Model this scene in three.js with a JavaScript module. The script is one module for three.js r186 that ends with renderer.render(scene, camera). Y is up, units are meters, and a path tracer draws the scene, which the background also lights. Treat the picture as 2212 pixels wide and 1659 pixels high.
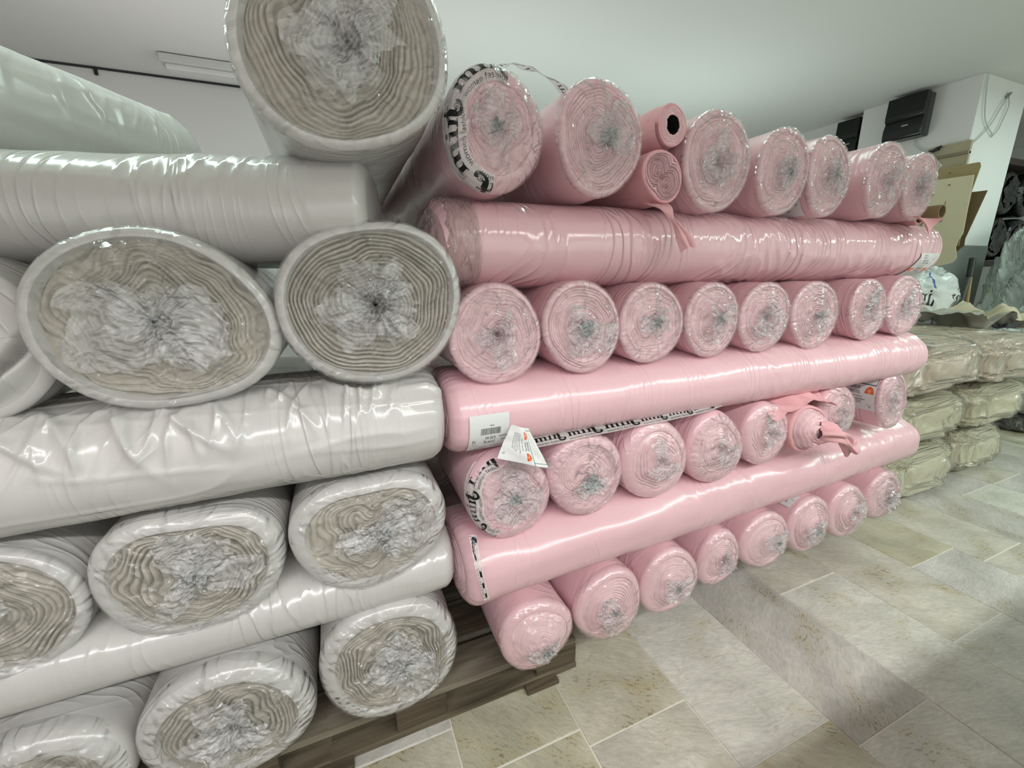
import * as THREE from 'three';
import { mergeGeometries } from 'three/addons/utils/BufferGeometryUtils.js';
import { RoundedBoxGeometry } from 'three/addons/geometries/RoundedBoxGeometry.js';
import { ImprovedNoise } from 'three/addons/math/ImprovedNoise.js';
import { RectAreaLightUniformsLib } from 'three/addons/lights/RectAreaLightUniformsLib.js';

// ---------------------------------------------------------------- camera, exposure
const scene = new THREE.Scene();
const renderer = new THREE.WebGLRenderer({ antialias: true });
renderer.toneMapping = THREE.LinearToneMapping;
renderer.toneMappingExposure = 0.59;
renderer.shadowMap.enabled = true;
RectAreaLightUniformsLib.init();
scene.background = new THREE.Color(0x20242a);
const camera = new THREE.PerspectiveCamera(84.70, 2212 / 1659, 0.05, 60);
{ // level room axes: x runs right along the stacks, -z into them; the lens is turned right, tipped down
  const m = new THREE.Matrix4().makeBasis(
    new THREE.Vector3(0.923379, -0.011431, 0.383718), new THREE.Vector3(0.106923, 0.967661, -0.228472), new THREE.Vector3(-0.368698, 0.251995, 0.89474));
  camera.position.set(0, 1.143, 0); camera.quaternion.setFromRotationMatrix(m);
}

// ---------------------------------------------------------------- helpers
const R2 = Math.PI * 2, sm = THREE.MathUtils.smoothstep, lerp = THREE.MathUtils.lerp, clamp = THREE.MathUtils.clamp;
function rng(s) { let a = (s * 2654435761) >>> 0; return () => { a = (a + 0x6D2B79F5) >>> 0; let t = Math.imul(a ^ (a >>> 15), 1 | a); t = (t + Math.imul(t ^ (t >>> 7), 61 | t)) ^ t; return ((t ^ (t >>> 14)) >>> 0) / 4294967296; }; }
const N3 = new ImprovedNoise(), nz = (x, y, z) => N3.noise(x + 31.7, y + 17.3, z + 5.1);
const ridge = v => 1 - Math.abs(v) * 2;
const PERM = new Uint8Array(512), GC = [], GS = [];
{ const r = rng(7), p = [...Array(256).keys()]; for (let i = 255; i > 0; i--) { const j = Math.floor(r() * (i + 1)); [p[i], p[j]] = [p[j], p[i]]; } for (let i = 0; i < 512; i++) PERM[i] = p[i & 255]; for (let i = 0; i < 32; i++) { GC.push(Math.cos(i * R2 / 32)); GS.push(Math.sin(i * R2 / 32)); } }
function pn(x, y, px, py, s) { // gradient noise that repeats every px, py
  const xi = Math.floor(x), yi = Math.floor(y), xf = x - xi, yf = y - yi;
  const x0 = ((xi % px) + px) % px, x1 = (x0 + 1) % px, y0 = ((yi % py) + py) % py, y1 = (y0 + 1) % py;
  const g = (a, b, dx, dy) => { const h = PERM[(PERM[(a + s * 37) & 255] + b) & 255] & 31; return GC[h] * dx + GS[h] * dy; };
  const u = xf * xf * xf * (xf * (xf * 6 - 15) + 10), v = yf * yf * yf * (yf * (yf * 6 - 15) + 10);
  const a = g(x0, y0, xf, yf), b = g(x1, y0, xf - 1, yf), c = g(x0, y1, xf, yf - 1), d = g(x1, y1, xf - 1, yf - 1);
  return (a + (b - a) * u + (c - a) * v + (a - b - c + d) * u * v) * 1.4;
}
function dataTex(w, h, fn, srgb) { // fn(u, v) -> grey or [r, g, b] in 0..1
  const d = new Uint8Array(w * h * 4);
  for (let j = 0; j < h; j++) for (let i = 0; i < w; i++) {
    const c = fn(i / w, j / h), o = (j * w + i) * 4, k = typeof c === 'number';
    d[o] = clamp((k ? c : c[0]) * 255, 0, 255); d[o + 1] = clamp((k ? c : c[1]) * 255, 0, 255); d[o + 2] = clamp((k ? c : c[2]) * 255, 0, 255); d[o + 3] = 255;
  }
  const t = new THREE.DataTexture(d, w, h, THREE.RGBAFormat);
  t.wrapS = t.wrapT = THREE.RepeatWrapping; t.magFilter = t.minFilter = THREE.LinearFilter;
  if (srgb) t.colorSpace = THREE.SRGBColorSpace; t.needsUpdate = true; return t;
}
function canvasTex(w, h, draw) {
  const c = document.createElement('canvas'); c.width = w; c.height = h; draw(c.getContext('2d'), w, h);
  const t = new THREE.CanvasTexture(c); t.colorSpace = THREE.SRGBColorSpace; t.wrapS = t.wrapT = THREE.RepeatWrapping; return t;
}
const used = {};
function numbered(n) { const k = used[n] = (used[n] ?? -1) + 1; return k ? n + '_' + String(k).padStart(3, '0') : n; }
function thing(name, label, category, group, pos = [0, 0, 0]) {
  const o = new THREE.Group(); o.name = numbered(name); o.position.set(...pos); o.userData = { label, category };
  if (group) o.userData.group = group; scene.add(o); return o;
}
function put(parent, name, geo, mat, label) {
  const o = new THREE.Mesh(geo, mat); o.name = parent === scene ? numbered(name) : name; o.castShadow = o.receiveShadow = true;
  if (label) o.userData.label = label; parent.add(o); return o;
}
function structure(name, geo, mat) { const o = put(scene, name, geo, mat); o.userData.kind = 'structure'; return o; }
function grid(nu, nv, fn, flip) { // fn(i/nu, j/nv) -> [x, y, z, u, v]
  const p = [], t = [], ix = [];
  for (let j = 0; j <= nv; j++) for (let i = 0; i <= nu; i++) { const q = fn(i / nu, j / nv, i, j); p.push(q[0], q[1], q[2]); t.push(q[3] ?? i / nu, q[4] ?? j / nv); }
  for (let j = 0; j < nv; j++) for (let i = 0; i < nu; i++) { const a = j * (nu + 1) + i, b = a + 1, c = a + nu + 1, d = c + 1; if (flip) ix.push(a, d, b, a, c, d); else ix.push(a, b, d, a, d, c); }
  const g = new THREE.BufferGeometry(); g.setAttribute('position', new THREE.Float32BufferAttribute(p, 3)); g.setAttribute('uv', new THREE.Float32BufferAttribute(t, 2)); g.setIndex(ix); g.computeVertexNormals(); return g;
}
const boxAt = (w, h, d, x, y, z, r = 0.003) => { const g = r ? new RoundedBoxGeometry(w, h, d, 1, Math.min(r, w / 2.1, h / 2.1, d / 2.1)) : new THREE.BoxGeometry(w, h, d); g.translate(x, y, z); return g; };
const tubeAt = (pts, r, seg = 40, rs = 8) => new THREE.TubeGeometry(new THREE.CatmullRomCurve3(pts.map(p => new THREE.Vector3(...p))), seg, r, rs);

// ---------------------------------------------------------------- textures
// tension wrinkles of tight film: u along the roll, v around it; one repeat is 0.6 m
const wrapBump = dataTex(1024, 1024, (u, v) => {
  const w1 = pn(u * 4, v * 3, 4, 3, 1), w2 = pn(u * 5, v * 4, 5, 4, 2), m = sm(pn(u * 3, v * 2, 3, 2, 3), -0.15, 0.45), m2 = sm(pn(u * 4, v * 3, 4, 3, 13), -0.05, 0.4);
  const a = Math.max(0, ridge(pn(u * 26 + w1 * 1.6 + v * 2, v * 4 + w2, 26, 4, 4) * 1.5)), b = Math.max(0, ridge(pn(u * 10 + w2 * 2 - v * 1, v * 3 + w1, 10, 3, 5) * 1.4)), c = pn(u * 60 + w1 * 3, v * 14, 60, 14, 6);
  return 0.12 + 0.42 * m * a * a + 0.30 * b * b * m2 + 0.08 * c * m + 0.10 * w1;
});
// crumpled loose film; one repeat is 0.3 m
const crumple = (() => { // flat facets between sharp creases: folded triangle waves in many directions
  const r = rng(77), W = []; for (let k = 0; k < 15; k++) { const f = 3 + k * 1.35, a = r() * Math.PI * 2; W.push([Math.round(Math.cos(a) * f), Math.round(Math.sin(a) * f), r(), 3 + (k % 4), k]); }
  return dataTex(1024, 1024, (u, v) => {
    const wx = pn(u * 3, v * 3, 3, 3, 21) * 0.10 + pn(u * 8, v * 8, 8, 8, 23) * 0.025, wy = pn(u * 3, v * 3, 3, 3, 22) * 0.10 + pn(u * 8, v * 8, 8, 8, 24) * 0.025; let h = 0;
    for (const [a, b, c, m, k] of W) { const t = a * (u + wx) + b * (v + wy) + c, f = Math.hypot(a, b) + 0.5, g = sm(pn(u * m, v * m, m, m, 40 + k), -0.25, 0.25); h += Math.abs(t - Math.floor(t) - 0.5) * 2 * g / f; }
    return clamp(h * 0.75, 0, 1);
  });
})();
const grain = dataTex(256, 256, (u, v) => 0.5 + 0.3 * pn(u * 64, v * 64, 64, 64, 31) + 0.25 * pn(u * 24, v * 24, 24, 24, 32));
// marble: grey-beige, streaked, each with its own stains
const marble = [0, 1, 2, 3, 4, 5].map(s => dataTex(512, 1024, (u, v) => {
  const x = u * 1.0, y = v * 2.0, an = [0.5, -0.3, 0.9, 0.2, -0.7, 0.6][s], c = Math.cos(an), n = Math.sin(an), p = x * c + y * n, q = -x * n + y * c;
  const w = nz(x * 2 + s * 7, y * 2, s) * 0.5 + nz(x * 5, y * 5, s + 4) * 0.18;
  const cloud = nz(p * 1.6 + s * 3, q * 2.8 + w * 0.8, s * 2.3), str = nz(p * 5 + w * 2, q * 15 + w * 2.2, s * 1.7 + 3), str2 = nz(p * 13 + w * 3, q * 48 + w * 4, s + 8), veinN = Math.abs(nz(p * 1.3 + w * 1.2 + 9, q * 2.2 + w * 1.8, s + 6)), st = sm(nz(p * 1.8 + 4, q * 2.6 + w * 1.5, s * 3 + 1) + [0.02, -0.16, 0.0, -0.2, -0.08, 0.0][s], 0.0, 0.55);
  const speck = sm(nz(p * 16 + w * 4, q * 62 + w * 12, s + 8) + nz(x * 60, y * 60, s) * 0.45 + 0.12 * st, 0.26, 0.60), fine = nz(x * 80, y * 80, s + 20);
  const base = [[0.73, 0.715, 0.665], [0.745, 0.74, 0.725], [0.725, 0.715, 0.65], [0.755, 0.75, 0.71], [0.72, 0.713, 0.705], [0.74, 0.73, 0.68]][s];
  const k = cloud * 0.085 + str * 0.035 + str2 * 0.055 + fine * 0.04 - Math.max(0, 1 - veinN * 30) * 0.045 * sm(cloud, -0.2, 0.3);
  return base.map((b, i) => b + k - st * [0.035, 0.045, 0.07][i] * (1 + str * 2 + str2 * 1.5) - speck * (0.22 + 1.1 * st) * [0.13, 0.14, 0.15][i]);
}, true));
const woodTex = dataTex(256, 512, (u, v) => { const w = nz(u * 3, v * 1.2, 2), g = nz(u * 26 + w * 6, v * 2.4, 5), d = sm(nz(u * 4, v * 3, 8), 0.1, 0.5); return [0.47, 0.44, 0.38].map((b, i) => b + g * 0.13 + nz(u * 90, v * 8, 3) * 0.06 - d * 0.09); }, true);
const font = (s, f = 'serif', st = 'bold') => `${st} ${s}px ${f}`;
const tapeTex = canvasTex(1024, 256, (g, w, h) => { // clear printed tape
  g.clearRect(0, 0, w, h); g.fillStyle = 'rgba(228,230,226,0.45)'; g.fillRect(0, 0, w, h);
  g.fillStyle = 'rgba(240,240,238,0.35)'; for (let i = 0; i < 9; i++) g.fillRect(0, (i * 61) % h, w, 5);
  g.fillStyle = '#0c0c0c'; g.strokeStyle = '#0c0c0c'; g.textBaseline = 'alphabetic';
  for (const x of [20, 532]) {
    g.save(); g.translate(x, 160); g.scale(1.25, 1); g.font = font(168); g.fillText('min', 0, 0); g.restore();
    g.lineWidth = 30; g.lineCap = 'round'; g.beginPath(); g.moveTo(x + 372, 30); g.lineTo(x + 372, 130); g.quadraticCurveTo(x + 372, 205, x + 425, 205); g.quadraticCurveTo(x + 470, 200, x + 462, 160); g.stroke();
    g.lineWidth = 12; g.beginPath(); g.moveTo(x + 335, 62); g.lineTo(x + 420, 62); g.stroke(); g.lineWidth = 5; g.beginPath(); g.arc(x + 425, 158, 20, 0, 7); g.stroke(); g.font = font(26, 'sans-serif'); g.fillText('R', x + 416, 168);
    g.font = font(62, 'sans-serif', 'normal'); g.fillText('women fashion', x + 8, 234);
  }
});
function sun(g, x, y, r) { g.fillStyle = '#e2602a'; g.beginPath(); g.arc(x, y, r, Math.PI, 0); g.fill(); g.fillStyle = '#f6c9a8'; g.fillRect(x - r * 0.1, y - r * 0.62, r * 0.2, r * 0.62); g.strokeStyle = '#f6c9a8'; g.lineWidth = r * 0.07; for (const a of [-0.9, -0.45, 0.45, 0.9]) { g.beginPath(); g.moveTo(x + Math.sin(a) * r * 0.4, y - Math.cos(a) * r * 0.4); g.lineTo(x + Math.sin(a) * r * 0.85, y - Math.cos(a) * r * 0.85); g.stroke(); } }
function lines(g, x, y, w, n, dy, h, c) { g.fillStyle = c; const r = rng(n * 13 + Math.round(x)); for (let i = 0; i < n; i++) { let q = x; const e = x + w * (0.6 + 0.4 * r()); while (q < e) { const l = 6 + r() * 26; g.fillRect(q, y + i * dy, Math.min(l, e - q), h); q += l + 5; } } }
const labelWide = canvasTex(512, 512, (g, w, h) => {
  g.fillStyle = '#dfe0de'; g.fillRect(0, 0, w, h); g.strokeStyle = '#2c3a44'; g.lineWidth = 7; g.strokeRect(14, 12, w - 28, 230);
  g.fillStyle = '#555a5e'; g.font = font(34, 'sans-serif'); g.fillText('FABRIC 72 X 27', 130, 66); g.font = font(26, 'sans-serif'); g.fillText('1.63', 320, 128); lines(g, 60, 112, 230, 1, 20, 12, '#777b7f'); g.fillStyle = '#777b7f'; g.beginPath(); g.ellipse(440, 124, 34, 20, 0, 0, 7); g.fill(); lines(g, 90, 184, 300, 2, 22, 10, '#8b8f92');
  sun(g, 430, 318, 60); sun(g, 62, 318, 60); g.fillStyle = '#222'; g.font = font(40, 'sans-serif'); g.fillText('AKKUS', 180, 290); g.fillText('TEKSTIL', 166, 330); g.font = font(22, 'sans-serif'); g.fillText('AKKUS TEKSTIL', 190, 362);
  lines(g, 150, 376, 240, 3, 20, 11, '#55585a'); g.fillStyle = '#222'; g.font = font(26, 'sans-serif'); g.fillText('23.60 kg', 150, 462); g.fillText('0.92 mt', 150, 490); g.font = font(30, 'sans-serif'); g.fillText('14', 420, 476); g.font = font(15, 'sans-serif'); g.fillText('Parti No', 400, 444);
});
const labelTag = canvasTex(512, 384, (g, w, h) => { // weights and bars
  g.fillStyle = '#dfe1e0'; g.fillRect(0, 0, w, h); g.fillStyle = '#222'; lines(g, 20, 22, 200, 4, 26, 9, '#555'); lines(g, 250, 20, 210, 4, 26, 9, '#777');
  g.fillStyle = '#222'; g.font = font(15, 'sans-serif'); g.fillText('Parti No', 395, 148); g.font = font(46, 'sans-serif'); g.fillText('13', 420, 200); g.font = font(38, 'sans-serif'); g.fillText('23.60 kg', 170, 180); g.fillText('0.92 mt', 170, 222); g.font = font(22, 'sans-serif'); g.fillText('Top Kg', 20, 186); g.fillText('Top Metre', 20, 222);
  const r = rng(5); let x = 110; while (x < 370) { const l = 3 + r() * 7; g.fillRect(x, 240, l, 50); x += l + 2 + r() * 5; } g.font = font(14, 'sans-serif'); g.fillText('0010098', 200, 312);
});
const labelSun = canvasTex(512, 512, (g, w, h) => { // torn corner label
  g.fillStyle = '#e9eae8'; g.fillRect(0, 0, w, h); g.strokeStyle = '#3c6a72'; g.lineWidth = 7; g.beginPath(); g.moveTo(0, 150); g.lineTo(512, 150); g.moveTo(40, 0); g.lineTo(40, 150); g.moveTo(470, 0); g.lineTo(470, 150); g.stroke();
  sun(g, 110, 226, 58); sun(g, 404, 226, 58); g.fillStyle = '#222'; g.font = font(40, 'sans-serif'); g.fillText('AKKUS', 190, 200); g.font = font(34, 'sans-serif'); g.fillText('TEKSTIL', 200, 238); g.fillStyle = '#555'; g.font = font(24, 'sans-serif'); g.fillText('AKKUS TEKSTIL', 160, 280);
  lines(g, 90, 304, 330, 5, 24, 9, '#777'); g.fillStyle = '#333'; g.font = font(32, 'sans-serif'); g.fillText('12', 400, 486); lines(g, 80, 40, 380, 3, 30, 7, '#aaa');
});
const bagTex = canvasTex(512, 512, (g, w, h) => {
  g.fillStyle = '#cfd6d2'; g.fillRect(0, 0, w, h); g.fillStyle = '#8d7878'; g.fillRect(20, 60, 170, 150); g.fillStyle = '#a08c88'; g.fillRect(0, 380, 200, 132); g.fillStyle = '#93807f'; g.fillRect(330, 330, 182, 182);
  g.strokeStyle = '#31479a'; g.lineWidth = 20; for (const x of [0, 250, 500]) { g.beginPath(); g.moveTo(x + 120, 0); g.lineTo(x - 20, 512); g.stroke(); }
  g.fillStyle = '#dde0dc'; g.save(); g.translate(40, 215); g.rotate(-0.08); g.fillRect(0, 0, 440, 76); g.fillStyle = '#111'; g.font = font(70); g.fillText('mint mint', 30, 62); g.restore();
  g.save(); g.translate(190, 500); g.rotate(-1.15); g.fillStyle = '#dde0dc'; g.fillRect(0, -70, 330, 80); g.fillStyle = '#111'; g.font = font(72); g.fillText('mint', 60, -6); g.restore();
});

// ---------------------------------------------------------------- materials
const std = (c, r, o = {}) => new THREE.MeshStandardMaterial({ color: c, roughness: r, side: THREE.DoubleSide, ...o });
const phys = (c, r, o = {}) => new THREE.MeshPhysicalMaterial({ color: c, roughness: r, side: THREE.DoubleSide, ...o });
const CREAM = 0xc8c6c2, CREAM_EDGE = 0xb3ad9f, PINK = 0xe6bdc3, PINK_EDGE = 0xe9c5c9;
const M = {
  creamWrap: phys(CREAM, 0.22, { ior: 1.6, bumpMap: wrapBump, bumpScale: 0.004 }), creamFold: phys(CREAM, 0.22, { ior: 1.65, bumpMap: wrapBump, bumpScale: 0.005 }),
  pinkWrap: phys(PINK, 0.26, { ior: 1.55, bumpMap: wrapBump, bumpScale: 0.0035 }), pinkFold: phys(PINK, 0.16, { ior: 1.65, bumpMap: wrapBump, bumpScale: 0.009 }), pinkSmooth: phys(PINK, 0.25, { ior: 1.65, bumpMap: wrapBump, bumpScale: 0.0035 }),
  creamEdge: std(CREAM_EDGE, 0.95, { vertexColors: true }), pinkEdge: std(PINK_EDGE, 0.95, { vertexColors: true }),
  pinkCloth: std(0xe3aeb2, 0.95, { bumpMap: grain, bumpScale: 0.0006 }),
  film: phys(0xffffff, 0.10, { transmission: 0.93, thickness: 0, ior: 1.6, bumpMap: crumple, bumpScale: 0.05 }),
  filmPink: phys(0xffffff, 0.10, { transmission: 0.90, thickness: 0, ior: 1.65, bumpMap: crumple, bumpScale: 0.05 }),
  filmSmooth: phys(0xffffff, 0.12, { transmission: 0.93, thickness: 0, ior: 1.6, bumpMap: crumple, bumpScale: 0.012 }),
  gathered: phys(0xffffff, 0.14, { transmission: 0.76, thickness: 0, ior: 1.6, bumpMap: crumple, bumpScale: 0.04 }),
  filmGrey: phys(0xebe4e2, 0.14, { transmission: 0.80, thickness: 0, ior: 1.6, bumpMap: crumple, bumpScale: 0.02 }),
  creamSmooth: phys(CREAM, 0.20, { ior: 1.65, bumpMap: wrapBump, bumpScale: 0.004 }),
  milky: phys(0xdfe3e1, 0.25, { transmission: 0.45, thickness: 0, bumpMap: crumple, bumpScale: 0.01 }),
  clear: phys(0xf2f4f2, 0.10, { transmission: 0.92, thickness: 0, ior: 1.55, bumpMap: crumple, bumpScale: 0.012 }),
  plug: phys(0xbcc5c3, 0.3, { transmission: 0.0, thickness: 0, bumpMap: crumple, bumpScale: 0.008 }),
  tape: phys(0xffffff, 0.22, { map: tapeTex, transparent: true }),
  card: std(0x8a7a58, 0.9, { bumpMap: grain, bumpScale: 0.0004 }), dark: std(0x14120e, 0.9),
};

// ---------------------------------------------------------------- lamps
const tubeGlow = c => new THREE.MeshStandardMaterial({ color: 0x888888, emissive: c, emissiveIntensity: 2.2, roughness: 0.4 });
const housingMat = std(0xe4e6e4, 0.45);
function tubeLamp(x, y, z, len, colour, power, label, up = false, wide = 0.13) { // batten fitting with one tube, along x
  const t = thing('ceiling_lamp', label, 'ceiling lamp', null, [x, y, z]), k = up ? -1 : 1;
  put(t, 'housing', boxAt(len, 0.05, wide, 0, 0.035 * k, 0, 0.008), housingMat);
  const g = new THREE.CylinderGeometry(0.016, 0.016, len - 0.06, 8, 1, true); g.rotateZ(Math.PI / 2); g.translate(0, -0.012 * k, 0); put(t, 'tube', g, tubeGlow(colour));
  for (const e of [-1, 1]) put(t, 'end_cap', boxAt(0.02, 0.05, 0.035, e * (len / 2 - 0.015), -0.01 * k, 0), housingMat);
  const l = new THREE.RectAreaLight(colour, power, len - 0.06, wide - 0.02); l.position.set(0, -0.034 * k, 0); l.rotation.x = -Math.PI / 2 * k; t.add(l);
  return t;
}
const WARM = new THREE.Color(1.0, 0.985, 0.955), LILAC = new THREE.Color(1.0, 0.95, 1.0), MINT = new THREE.Color(0.84, 1.0, 0.95), SEA = new THREE.Color(0.74, 1.0, 0.89), ROSE = new THREE.Color(1.0, 0.90, 0.96);
const H = 2.75;
[-1.25, 1.2, 3.65, 6.1].forEach((x, i) => tubeLamp(x, H - 0.065, 1.67, 2.35, [LILAC, WARM, MINT, MINT][i], 92, 'white batten lamp in the row behind the added low partition, ' + ['leftmost one', 'second from left', 'second from right', 'rightmost one'][i], false, 0.18));
[-0.9, 1.2, 3.0].forEach((x, i) => tubeLamp(x, H - 0.065, i > 1 ? -1.5 : -1.60, 1.2, SEA, [85, 26, 26][i], 'cool white batten lamp on the ceiling straight above ' + ['the cream rolls', 'the pink rolls', 'the wrapped bales'][i]));
tubeLamp(5.9, H - 0.065, -1.0, 1.5, SEA, 62, 'added cool white batten lamp, unseen on the ceiling, brightening the pillar');  // extra lamp out of view, added to brighten the pillar face
[[1.2, 1.35, MINT, 12], [3.2, 1.30, MINT, 13], [-0.7, 1.30, ROSE, 9]].forEach(([x, y, c, p], i) => tubeLamp(x, y, -3.3, 1.5, c, p, 'upward shining batten lamp standing low behind ' + ['the left half of the pink stack', 'the right half of the pink stack', 'the cream stack, added as fill'][i], true, 0.3));  // all out of view; the rose one is added fill for the back wall

// ---------------------------------------------------------------- room
const white = std(0xe4e3e1, 0.9), grey = std(0x7d807d, 0.7);
structure('ceiling', boxAt(13, 0.2, 8.4, 2.75, H + 0.1, -0.8, 0), white);
structure('wall_back', boxAt(13, 3, 0.2, 2.75, 1.4, -4.87, 0), white);
structure('wall_front', boxAt(13, 3, 0.2, 2.75, 1.4, 3.3, 0), white);
structure('wall_left', boxAt(0.2, 3, 8.4, -3.6, 1.4, -0.8, 0), white);
structure('wall_right', boxAt(0.2, 3, 8.4, 9.1, 1.4, -0.8, 0), white);
structure('shade_wall', boxAt(9, 0.90, 0.12, 1.2, 0.45, 0.31, 0), white);      // unseen hip-high partition, added behind the camera to shade the near floor
structure('shade_trim_3', mergeGeometries([boxAt(4.3, 0.545, 0.20, -1.25, H - 0.2725, 0.90, 0.01), boxAt(2.9, 0.48, 0.20, 2.35, H - 0.24, 0.90, 0.01)]), white);         // unseen beam, added and stepped to shade the upper rows of rolls
[-1.4, 0.9, 3.2, 5.5].forEach((x, i) => { // added glowing fill panels, unseen, built like windows in the front wall
  const w = structure('window_' + (i + 1), boxAt(1.9, 1.34, 0.06, x, 1.72, 3.19, 0.004), std(0xe6e6e4, 0.5));
  const pg = new THREE.PlaneGeometry(1.76, 1.20); pg.rotateY(Math.PI); pg.translate(x, 1.72, 3.155);
  put(w, 'fill_pane', pg, new THREE.MeshStandardMaterial({ color: 0x999999, emissive: i > 1 ? 0xe4fff4 : 0xfff2f6, emissiveIntensity: 1.1, roughness: 0.5 }));
  const l = new THREE.RectAreaLight(i > 1 ? 0xdcfff0 : 0xfff0f5, 0.9, 1.76, 1.20); l.position.set(x, 1.72, 3.14); w.add(l);
});
{ // pillar with grey dado, and the wall it stands against
  structure('wall_pillar', boxAt(0.78, H - 1.36, 0.91, 5.68, 1.36 + (H - 1.36) / 2, -2.705, 0.004), white);
  structure('trim_1', boxAt(0.79, 1.36, 0.92, 5.68, 0.68, -2.705, 0.004), grey);
  structure('wall_recess', boxAt(0.6, H, 1.62, 5.74, H / 2, -3.96, 0), white);
}
// floor: slab, light grout bed, marble tiles laid in staggered courses
{
  const fl = structure('floor', boxAt(13, 0.2, 8.4, 2.75, -0.112, -0.8, 0), std(0xb9b4a8, 0.8));
  put(fl, 'grout', boxAt(7.4, 0.010, 5.6, 2.42, -0.0068, -1.6, 0), std(0xd9d5ca, 0.85));
  const tm = marble.map((t, i) => std([0xffffff, 0xf8f6f2, 0xfaf8f0, 0xffffff, 0xf6f4ec, 0xfcfaf2][i], 0.42, { map: t }));
  const W = 0.3065, L = 0.61, offs = { 1: -0.705, 3: -0.47, 5: -0.823, 2: -0.66, 4: -0.40, 6: -0.47, 7: -0.72 }, r = rng(21);
  const geos = [0, 1, 2].map(k => { const g = new RoundedBoxGeometry(W - [0.006, 0.004, 0.0022][k], 0.012, L - [0.006, 0.005, 0.003][k], 1, 0.0012); // planar uv on top
    const p = g.attributes.position, u = g.attributes.uv; for (let i = 0; i < p.count; i++) u.setXY(i, p.getX(i) / W + 0.5, p.getZ(i) / L + 0.5); return g; });
  for (let c = -4; c < 20; c++) {
    const x0 = 0.165 + (c - 1) * W, o = offs[c] ?? -0.2 - r() * L, k0 = Math.ceil((-4.3 - o) / L), k1 = Math.floor((1.0 - o) / L);
    for (let k = k0; k < k1; k++) {
      if (x0 > 4.2 && k * L + o < -3.4) continue;
      const t = put(fl, 'tile', geos[Math.floor(r() * 3)], tm[Math.floor(r() * 6)]);
      t.position.set(x0 + W / 2, -0.006 + (r() - 0.5) * 0.0012, o + k * L + L / 2); t.rotation.y = r() < 0.5 ? Math.PI : 0; t.rotation.z = (r() - 0.5) * 0.0015; t.castShadow = false;
    }
  }
}

// ---------------------------------------------------------------- rolls of fabric
// outline of each end-on roll: centre x, centre y, plane of the end, mean radius and its harmonics in mm
const PROFILE = {
  C1: [0.061,1.494,-0.8,157,-1,-3,5,10,0,-3,-1,-1],
  C2: [-0.262,1.077,-0.84,157,-2,-5,13,-4,1,-4,0,-2],
  C3: [0.07,1.091,-0.83,158,1,1,9,5,-2,3,-2,0],
  C4: [-0.498,1.058,-0.87,107,2,-1,-17,13,0,-1,1,-4],
  C5: [-0.559,0.605,-0.85,121,0,-2,-12,1,3,-1,-1,-2],
  C6: [-0.294,0.603,-0.84,142,-2,8,13,-1,1,6,-4,1],
  C7: [0.028,0.609,-0.835,145,-4,6,16,2,1,7,-2,-2],
  C8: [-0.594,0.165,-0.84,147,0,2,-35,0,0,0,5,0],
  C9: [-0.291,0.239,-0.835,152,-2,3,7,-4,1,-1,0,-3],
  C10: [0.039,0.27,-0.83,159,-2,1,-2,-4,1,1,-3,-1],
  P1: [0.326,1.412,-0.84,106,-2,0,-7,1,3,0],
  P2: [0.56,1.415,-0.84,108,-2,3,-4,-1,3,2],
  P3: [0.75,1.466,-0.845,42,-1,-1,-2,-1,1,0],
  P4: [0.73,1.357,-0.845,57,3,2,1,-5,-1,1],
  P5: [0.895,1.4,-0.84,109,-2,1,-3,0,1,1],
  P6: [1.128,1.396,-0.84,100,-2,0,-5,2,1,1],
  P7: [1.312,1.394,-0.84,95,-2,2,-8,-4,3,2],
  P8: [1.573,1.401,-0.84,98,1,4,-7,2,1,1],
  P9: [1.75,1.397,-0.84,89,3,1,-10,3,-3,2],
  B1: [0.316,1.018,-0.845,107,0,-3,-2,-1,0,-2],
  B2: [0.531,1.018,-0.845,106,0,2,-2,-6,0,1],
  B3: [0.736,1.02,-0.845,100,-3,-2,0,-2,2,-1],
  B4: [0.936,1.016,-0.845,97,1,1,-3,-2,0,1],
  B5: [1.139,1.014,-0.845,100,0,1,1,0,0,1],
  B6: [1.359,1.01,-0.845,105,0,1,2,-5,0,2],
  B7: [1.623,1.017,-0.845,97,1,0,-2,-8,0,1],
  B8: [1.828,1.021,-0.845,102,-1,2,1,-8,0,1],
  E1: [0.344,0.626,-0.835,112,-4,0,-5,-7,4,0],
  E2: [0.557,0.635,-0.84,115,1,2,-2,-7,0,2],
  E3: [0.781,0.639,-0.84,118,-1,-4,-2,-8,1,-2],
  E4: [1.012,0.634,-0.84,114,-3,-6,-2,-11,2,-3],
  E5: [1.22,0.644,-0.84,104,-2,0,-1,-6,3,1],
  E6: [1.395,0.638,-0.83,85,-4,5,5,-3,4,3],
  E7: [1.586,0.662,-0.85,99,1,2,2,-11,-1,0],
  E8: [1.889,0.668,-0.845,99,0,0,-12,-15,0,0],
  D1: [0.408,0.211,-0.815,107,-5,2,0,-4,4,2],
  D2: [0.636,0.215,-0.825,115,5,0,-2,-5,-4,0],
  D3: [0.862,0.226,-0.825,113,-1,-3,-1,-5,2,-3],
  D4: [1.094,0.223,-0.848,98,-4,-3,-7,-2,2,-2],
  D5: [1.313,0.223,-0.852,116,0,0,5,-9,-1,-1],
  D6: [1.539,0.227,-0.85,113,1,3,-1,-5,0,1],
  D7: [1.77,0.229,-0.85,116,-3,-4,1,-12,1,-2],
  D8: [2.025,0.235,-0.86,112,-3,-1,3,-5,1,-3],
};
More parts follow.
